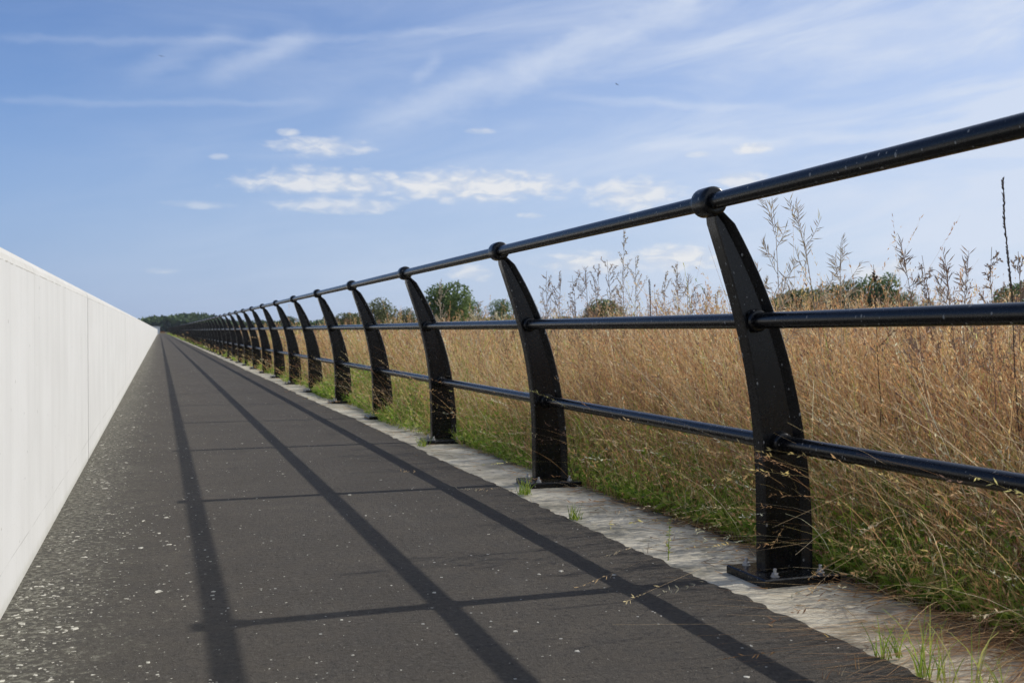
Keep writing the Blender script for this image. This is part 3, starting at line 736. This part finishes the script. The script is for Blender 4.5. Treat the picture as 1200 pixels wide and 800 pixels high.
A = Arr(); a_, b_, c__ = prisms_later; prisms(A, a_, b_, np.full(len(a_), 0.0012), np.full(len(a_), 0.0007), c__)
tag(link('plant_litter', A.mesh('plant_litter', [M_DRY])), 'broken dead stems lying on the pale strip beside the grass', 'litter', kind='stuff')
STEMPAL = {'pale': np.array([(0.60, 0.49, 0.34), (0.66, 0.56, 0.42)]), 'brown': np.array([(0.40, 0.29, 0.21), (0.46, 0.35, 0.26)]), 'dark': np.array([(0.13, 0.095, 0.075), (0.17, 0.12, 0.09)])}
PODPAL = {'pale': np.array([(0.78, 0.70, 0.54), (0.70, 0.61, 0.45), (0.58, 0.48, 0.36)]), 'brown': np.array([(0.52, 0.40, 0.28), (0.60, 0.48, 0.35), (0.42, 0.31, 0.24)]), 'dark': np.array([(0.15, 0.10, 0.08), (0.20, 0.14, 0.10)])}
def seed_plant(px, py, z, kind, tone, label, group, leanpx=20, span=0.30):
    tip = at(px, py, z); foot = at(px + leanpx, 400, z); foot.z = -0.03
    root = link('seed_plant', None, loc=foot); tag(root, label, 'dead plant', group)
    H = tip.z - foot.z; hz = Vector((tip.x - foot.x, tip.y - foot.y, 0)) 
    def P(s): return np.array([hz.x * s ** 1.6, hz.y * s ** 1.6, H * s])
    S = Arr(); D = Arr(); ss = np.linspace(0, 1, 11); pts = np.array([P(s) + rng.normal(0, 0.004, 3) for s in ss]); pts[0] = (0, 0, 0)
    k = max(1.0, z / 5.0)
    segA, segB, rA, rB = [], [], [], []
    def line(pp, r0, r1):
        n = len(pp) - 1
        for i in range(n):
            segA.append(pp[i]); segB.append(pp[i + 1]); rA.append(r0 + (r1 - r0) * i / n); rB.append(r0 + (r1 - r0) * (i + 1) / n)
    line(pts, 0.0030 * k, 0.0009 * k)
    pods_p, pods_d = [], []
    def podline(p0, d0, L, n, ang, bend=0.25):
        pp = [p0]; d = d0 / np.linalg.norm(d0)
        for i in range(6):
            d = d + np.array([0, 0, bend * 0.3]); d = d / np.linalg.norm(d); pp.append(pp[-1] + d * L / 6 + rng.normal(0, 0.002, 3))
        pp = np.array(pp); line(pp, 0.0013 * k, 0.0006 * k)
        for j in range(n):
            s = 0.18 + 0.82 * j / n; i = min(5, int(s * 6)); f = s * 6 - i; q = pp[i] * (1 - f) + pp[i + 1] * f
            ax = pp[i + 1] - pp[i]; ax /= np.linalg.norm(ax); r = rng.normal(size=3); r -= ax * (r @ ax); r /= np.linalg.norm(r)
            pods_p.append(q); pods_d.append(ax * math.cos(ang) + r * math.sin(ang))
    if kind == 'pods':
        nb = 11
        for j in range(nb):
            s = 0.58 + 0.38 * j / nb; a = rng.uniform(0, 6.28); el = math.radians(rng.uniform(28, 58))
            podline(P(s), np.array([math.cos(a) * math.cos(el), math.sin(a) * math.cos(el), math.sin(el)]), rng.uniform(0.5, 1.0) * span * (1.15 - 0.7 * j / nb), 11, 0.8)
        podline(P(0.9), np.array([hz.x * 2, hz.y * 2, H]) , 0.13, 12, 0.8)
        L, W = (0.026, 0.050), (0.003, 0.0048)
    elif kind == 'panicle':
        nb = 17
        for j in range(nb):
            s = 0.58 + 0.40 * j / nb; a = rng.uniform(0, 6.28); el = math.radians(rng.uniform(20, 68))
            podline(P(s), np.array([math.cos(a) * math.cos(el), math.sin(a) * math.cos(el), math.sin(el)]), span * rng.uniform(0.25, 0.85) * (1.15 - 0.8 * j / nb), 12, 0.8)
        L, W = (0.009, 0.020), (0.003, 0.006)
    elif kind == 'spike':
        podline(P(0.66), P(1.0) - P(0.66), float(np.linalg.norm(P(1.0) - P(0.66))), 190, 0.45, 0.0)
        L, W = (0.007, 0.013), (0.0026, 0.0045)
    else:                                                  # small clustered head
        podline(P(0.93), P(1.0) - P(0.93) , 0.035, 22, 0.9, 0.0); L, W = (0.012, 0.02), (0.004, 0.007)
        for j in range(3):
            a = rng.uniform(0, 6.28); podline(P(0.7 + 0.07 * j), np.array([math.cos(a), math.sin(a), 0.9]), 0.09, 4, 0.6)
    n = len(segA); prisms(S, np.array(segA), np.array(segB), rA, rB, pick(STEMPAL[tone], n, jit=0.05))
    link('stem', S.mesh('stem', [M_DRY]), root)
    n = len(pods_p); pp = np.array(pods_p); pd = unit(np.array(pods_d)); l = rng.uniform(*L, n) * k ** 0.3; w = rng.uniform(*W, n) * k ** 0.6
    c = pick(PODPAL[tone], n, jit=0.15)
    mid = pp + pd * (l * 0.5)[:, None]
    prisms(D, pp, mid, np.full(n, 0.0004), w * 0.5, c); prisms(D, mid, pp + pd * l[:, None], w * 0.5, np.full(n, 0.0002), c)
    tag(link('seed_pods', D.mesh('seed_pods', [M_DRY]), root), kind='stuff')
    return root
GA = 'dead plants standing above the middle rail right of the nearest post'
GB = 'dead plants standing above the middle rail between the two nearest posts'
seed_plant(905, 234, 3.7, 'pods', 'pale', 'tall pale pod bearing plant closest to the nearest post on its right', GA, 20, 0.22)
seed_plant(931, 236, 3.9, 'pods', 'pale', 'tall pale pod bearing plant leaning left, second from the nearest post', GA, 52, 0.24)
seed_plant(985, 283, 4.2, 'pods', 'pale', 'pale pod bearing plant of middle height, third from the nearest post', GA, 0, 0.22)
seed_plant(889, 318, 4.4, 'pods', 'pale', 'short pale pod bearing plant half behind the nearest post', GA, 6, 0.16)
seed_plant(1025, 309, 3.8, 'head', 'dark', 'thin stem with one small dark seed head above the green trees', GA, 10)
seed_plant(1056, 284, 3.6, 'pods', 'brown', 'brown branching seed plant leaning left over the gap right of the green trees', GA, 45, 0.13)
seed_plant(1080, 300, 3.9, 'panicle', 'brown', 'brown dense seed plant leaning left, just right of the gap plant', GA, 40, 0.12)
seed_plant(1107, 302, 3.7, 'pods', 'brown', 'brown seed plant with long bare side twigs between two denser plants', GA, 30, 0.16)
seed_plant(1133, 300, 4.0, 'pods', 'brown', 'brown open seed plant just left of the upright dense one', GA, -6, 0.14)
seed_plant(1160, 289, 3.5, 'panicle', 'brown', 'upright brown dense seed plant left of the tall dark spike', GA, 8, 0.13)
seed_plant(1176, 210, 3.3, 'spike', 'dark', 'tall slender dark seed spike rising highest at the right edge', GA, 24)
seed_plant(1194, 292, 3.4, 'panicle', 'brown', 'brown seed plant cut by the right edge of the frame', GA, 6, 0.14)
for (px, py, z, kd, tn, sp, lb) in [
        (641, 318, 6.6, 'panicle', 'brown', .30, 'leftmost brown feathery seed plant right of the second post'),
        (657, 322, 7.0, 'panicle', 'brown', .30, 'second brown feathery seed plant counted right from the second post'),
        (672, 322, 6.4, 'panicle', 'brown', .24, 'dense dark brown seed plant, third right of the second post'),
        (686, 316, 7.2, 'pods', 'brown', .26, 'open branching brown seed plant left of the tallest pale one'),
        (700, 309, 6.6, 'panicle', 'brown', .28, 'reddish brown seed plant just left of the twin stems before the tallest'),
        (712, 304, 6.8, 'panicle', 'brown', .24, 'thin upright brown plant immediately left of the tallest pale plant'),
        (731, 268, 6.0, 'panicle', 'pale', .26, 'tallest pale feathery plant between the two nearest posts'),
        (745, 300, 6.3, 'panicle', 'pale', .30, 'pale bushy seed plant touching the tallest one on its right'),
        (761, 330, 6.8, 'spike', 'dark', .2, 'short dark narrow spike alone between two pale bushy plants'),
        (779, 318, 6.5, 'panicle', 'pale', .26, 'pale curving seed plant right of the short dark spike'),
        (792, 306, 6.7, 'panicle', 'pale', .24, 'tall pale seed plant second to the right of the dark spike'),
        (806, 324, 6.4, 'pods', 'brown', .22, 'brown thinly branched plant right of the pale pair'),
        (826, 338, 6.9, 'panicle', 'brown', .18, 'low brown plant second left of the nearest post'),
        (841, 338, 6.2, 'panicle', 'pale', .16, 'low pale plant closest left of the nearest post')]:
    seed_plant(px, py, z, kd, tn, lb, GB, random.uniform(-6, 14), sp)
for (px, py, z, lb) in [(515, 330, 11, 'pale seed plant in front of the large round tree left of the second post'), (560, 352, 10, 'low pale seed plant just left of the second post')]:
    seed_plant(px, py, z, 'panicle', 'pale', lb, 'pale plants left of the second post', 4, 0.3)

# ------------------------------------------------------------------ trees
TREEPAL = {'mid': np.array([(0.14, 0.20, 0.05), (0.185, 0.245, 0.07), (0.09, 0.145, 0.04)]),
           'olive': np.array([(0.17, 0.185, 0.07), (0.135, 0.155, 0.055), (0.20, 0.205, 0.08)]),
           'dark': np.array([(0.07, 0.11, 0.040), (0.095, 0.14, 0.05), (0.05, 0.085, 0.035)])}
def tree(x, y, z0, w, h, tone, label, group, n=4200, leaf=None, name='tree', cat='tree', low=0.12):
    root = link(name, None, loc=(x, y, z0)); tag(root, label, cat, group)
    leaf = leaf or w * 0.033
    bl = []
    nb = 15
    for k in range(nb):
        a = k * 2.4 + random.uniform(-.4, .4); rr = random.uniform(0.1, 0.30) * w; hh = (low + 0.06 + 0.66 * ((k * 7 % nb) / nb)) * h
        top = 1 - 0.55 * max(0, (hh / h - 0.45)) 
        bl.append((rr * math.cos(a) * top, rr * math.sin(a) * top, hh, w * random.uniform(0.17, 0.28), h * random.uniform(0.16, 0.26)))
    bl.append((0, 0, 0.78 * h, 0.20 * w, 0.2 * h))
    A = Arr(); P = []; T = []
    per = n // len(bl)
    for (cx, cy, cz, rw, rh) in bl:
        d = unit(rng.normal(0, 1, (per, 3))); r = rng.uniform(0.55, 1.06, (per, 1)) ** 0.7
        P.append(np.array([cx, cy, cz]) + d * r * np.array([rw, rw, rh])); T.append(d)
    P = np.concatenate(P); T = np.concatenate(T); m = len(P)
    P[:, 2] = np.clip(P[:, 2], low * h * 0.5, None)
    d = unit(T * 0.5 + rng.normal(0, 1, (m, 3)))
    diamonds(A, P, d, rng.uniform(0.8, 1.8, m) * leaf, rng.uniform(0.6, 1.3, m) * leaf, pick(TREEPAL[tone], m, jit=0.22))
    tag(link('crown', A.mesh('crown', [M_CROWN]), root), kind='stuff')
    B = Arr(); tr = w * 0.03
    a = [np.array([0, 0, -0.3])]; b = [np.array([0, 0, 0.45 * h])]; ra = [tr]; rb = [tr * 0.6]
    for (cx, cy, cz, rw, rh) in bl[:7]:
        a.append(np.array([0, 0, (0.15 + 0.25 * random.random()) * h])); b.append(np.array([cx, cy, cz])); ra.append(tr * 0.5); rb.append(tr * 0.12)
    prisms(B, np.array(a), np.array(b), ra, rb, np.tile([[0.1, 0.075, 0.05]], (len(a), 1)))
    link('trunk', B.mesh('trunk', [M_DRY]), root)
    return root
def tree_px(px, py_top, wpx, dist, tone, label, group, zb=0.0, **kw):
    """tree whose crown top is seen at py_top and whose crown is wpx wide, at the given depth"""
    p = at(px, py_top, dist); w = 1.45 * wpx / F * dist; h = p.z - zb
    return tree(p.x, p.y, zb, w, h, tone, label, group, **kw)
GT = 'trees far across the field'
tree_px(411, 366, 34, 120, 'olive', 'low olive bush left of the fourth nearest post', GT, name='bush', cat='bush')
tree_px(446, 351, 34, 110, 'olive', 'rounded olive tree between the third and fourth nearest posts', GT)
tree_px(477, 361, 24, 125, 'olive', 'small brownish olive tree hidden partly by the third nearest post', GT)
tree_px(523, 332, 50, 90, 'mid', 'largest bright green tree seen between the second and third nearest posts', GT, n=6500)
tree_px(548, 350, 34, 95, 'mid', 'lower green shoulder tree right of the largest bright green tree', GT)
tree_px(588, 350, 30, 105, 'mid', 'small green tree just left of the second nearest post', GT)
tree_px(711, 350, 38, 115, 'mid', 'low rounded green tree behind the feathery plants, alone on the horizon', GT, n=5500)
tree_px(690, 360, 18, 115, 'olive', 'small olive bush at the left foot of the lone rounded tree', GT, name='bush', cat='bush')
tree_px(935, 341, 74, 110, 'olive', 'broad olive green tree right of the nearest post', GT, n=7500)
tree_px(912, 349, 40, 108, 'mid', 'low green bush touching the nearest post on its right', GT, name='bush', cat='bush')
tree_px(990, 331, 54, 118, 'olive', 'middle olive tree of the group right of the nearest post', GT, n=6500)
tree_px(1032, 323, 50, 112, 'mid', 'highest dark green tree of the group right of the nearest post', GT, n=7000)
tree_px(1058, 341, 36, 112, 'mid', 'low green tree at the right end of the group', GT)
tree_px(1088, 350, 22, 125, 'olive', 'small tree alone right of the group', GT)
tree_px(1192, 331, 52, 100, 'mid', 'green tree cut by the right edge of the frame', GT, n=6000)
tree_px(340, 370, 18, 170, 'dark', 'small dark tree behind the distant posts', GT)
tree_px(305, 374, 16, 190, 'dark', 'small dark tree behind the most crowded distant posts', GT)

# hedge lines and wood too far off to count
def hedge(px0, px1, py_fn, dist0, dist1, tone, n, leaf, name, label, cat, zb=0.0, depth=8.0):
    A = Arr(); t = rng.random(n); dist = dist0 + (dist1 - dist0) * t
    px = px0 + (px1 - px0) * t; py = np.array([py_fn(v) for v in px])
    u = (px - 600) / F
    fx = math.sin(YAW); fy = math.cos(YAW)
    X = fx * dist + fy * u * dist; Y = fy * dist - fx * u * dist
    off = rng.uniform(-1, 1, n) * depth; X += fx * off; Y += fy * off
    ztop = CAM_H + (387 - py) / F * dist
    Z = zb + (ztop - zb) * np.sqrt(1 - (off / depth) ** 2 * 0.5) * (1 - rng.random(n) ** 1.7)
    P = np.stack([X, Y, Z], 1); d = unit(rng.normal(0, 1, (n, 3)))
    diamonds(A, P, d, rng.uniform(0.8, 1.8, n) * leaf, rng.uniform(0.7, 1.3, n) * leaf, pick(TREEPAL[tone], n, jit=0.2))
    tag(link(name, A.mesh(name, [M_CROWN])), label, cat, kind='stuff')
wob = lambda px, a, s: a * (math.sin(px * 0.13 * s) + math.sin(px * 0.31 * s + 1) * 0.7 + math.sin(px * 0.74 * s + 2) * 0.45)
hedge(380, 1230, lambda p: 374 + wob(p, 1.2, 1.0), 230, 150, 'olive', 26000, 0.55, 'far_hedge', 'low continuous line of hedge and scrub on the horizon across the field', 'hedge')
hedge(250, 400, lambda p: 379 + wob(p, 1.0, 1.0), 320, 240, 'dark', 5000, 0.8, 'far_scrub', 'dark scrub behind the distant part of the railing', 'hedge')
def woodline(p):
    return float(np.interp(p, [150, 168, 175, 186, 196, 204, 214, 224, 232, 238, 250, 290], [388, 386, 379, 376.5, 375.5, 373.5, 373.5, 372, 373, 372, 379, 385])) + wob(p, 0.5, 3.0) - 1.4 * 1.9 * abs(math.sin(p * 0.17 + 0.9 * math.sin(p * 0.11)))
hedge(160, 290, woodline, 520, 500, 'dark', 15000, 1.6, 'far_wood', 'dark rounded wood on a low rise beyond the end of the path', 'wood', zb=0.0, depth=30)

# ------------------------------------------------------------------ far end of the path
bm = bmesh.new()
def bx(bm, x0, x1, y0, y1, z0, z1, mat=0):
    loft(bm, [[(x0, y0, z), (x1, y0, z), (x1, y1, z), (x0, y1, z)] for z in (z0, z1)], mat=mat)
M_WHITE = mat_simple('white_paint', (0.78, 0.78, 0.76), 0.6, 0, 0.05)
M_RUST = mat_simple('orange_brown_paint', (0.35, 0.16, 0.06), 0.7, 0, 0.2)
M_DARKG = mat_simple('dark_glass', (0.03, 0.035, 0.04), 0.2, 0, 0.1)
cab = link('white_cabin', None, loc=(-0.9, 250, 0)); tag(cab, 'tiny white flat roofed cabin closing the far end of the path', 'cabin')
bx(bm, -1.0, 1.0, 0, 2.4, 0, 1.55); link('cabin_wall', bm_mesh('cabin_wall', bm, [M_WHITE]), cab)
bm = bmesh.new(); bx(bm, -1.12, 1.12, -0.12, 2.5, 1.553, 1.70); link('roof', bm_mesh('roof', bm, [M_WHITE]), cab)
bm = bmesh.new(); bx(bm, -0.6, 0.1, -0.03, -0.002, 0.55, 1.2); link('window', bm_mesh('window', bm, [M_DARKG]), cab)
bar = link('barrier_board', None, loc=(0.55, 240, 0)); tag(bar, 'tiny orange brown barrier at the end of the path in front of the cabin', 'barrier')
bm = bmesh.new(); bx(bm, -0.5, 0.5, 0, 0.04, 0.25, 0.55); link('board', bm_mesh('board', bm, [M_RUST]), bar)
for sx in (-0.4, 0.4):
    bm = bmesh.new(); bx(bm, sx - 0.03, sx + 0.03, 0.041, 0.09, -0.03, 0.6); link('leg', bm_mesh('leg', bm, [M_RUST]), bar)

# ------------------------------------------------------------------ two specks in the sky: birds
M_BIRD = mat_simple('dark_feather', (0.05, 0.045, 0.04), 0.8)
def bird(px, py, dist, span, bank, head, label):
    root = link('bird', None, loc=at(px, py, dist)); tag(root, label, 'bird')
    bm = bmesh.new()
    prof = [(-0.50, 0.004), (-0.40, 0.03), (-0.22, 0.07), (0.0, 0.10), (0.18, 0.085), (0.27, 0.055), (0.34, 0.06), (0.40, 0.045), (0.47, 0.006)]
    lathe_y(bm, (0, 0, 0), [(y * span * 0.55, r * span * 0.6) for y, r in prof], 10)
    link('body', bm_mesh('body', bm, [M_BIRD], True), root)
    for sgn in (-1, 1):
        bm = bmesh.new(); rings = []
        for t, ch, up, sw in ((0.03, 0.17, 0.0, 0.02), (0.25, 0.17, 0.07, 0.05), (0.42, 0.11, 0.05, -0.01), (0.52, 0.03, 0.02, -0.10)):
            x = sgn * t * span; rings.append([(x, (sw + ch * .5) * span, up * span), (x, sw * span, up * span + 0.012 * span), (x, (sw - ch * .5) * span, up * span), (x, sw * span, up * span - 0.006 * span)])
        loft(bm, rings); link('wing', bm_mesh('wing', bm, [M_BIRD]), root)
    root.rotation_euler = (0, bank, head)
bird(723, 99, 60, 0.30, 0.3, 0.4, 'tiny dark bird in the sky above the middle of the railing')
bird(189, 66, 75, 0.42, 0.1, 0.2, 'tiny thin winged bird high in the sky above the path')

# ------------------------------------------------------------------ air
bm = bmesh.new(); bx(bm, -3100, 3100, -3100, 3600, -1.5, 30.0)
mh = bpy.data.materials.new('haze'); mh.use_nodes = True; mh.node_tree.nodes.clear()
hv = mh.node_tree.nodes.new('ShaderNodeVolumePrincipled'); ho = mh.node_tree.nodes.new('ShaderNodeOutputMaterial')
hv.inputs['Color'].default_value = (0.86, 0.92, 1.0, 1); hv.inputs['Density'].default_value = 0.00013; hv.inputs['Anisotropy'].default_value = 0.3
mh.node_tree.links.new(hv.outputs[0], ho.inputs['Volume'])
hz_ = link('haze', bm_mesh('haze', bm, [mh])); tag(hz_, kind='stuff')
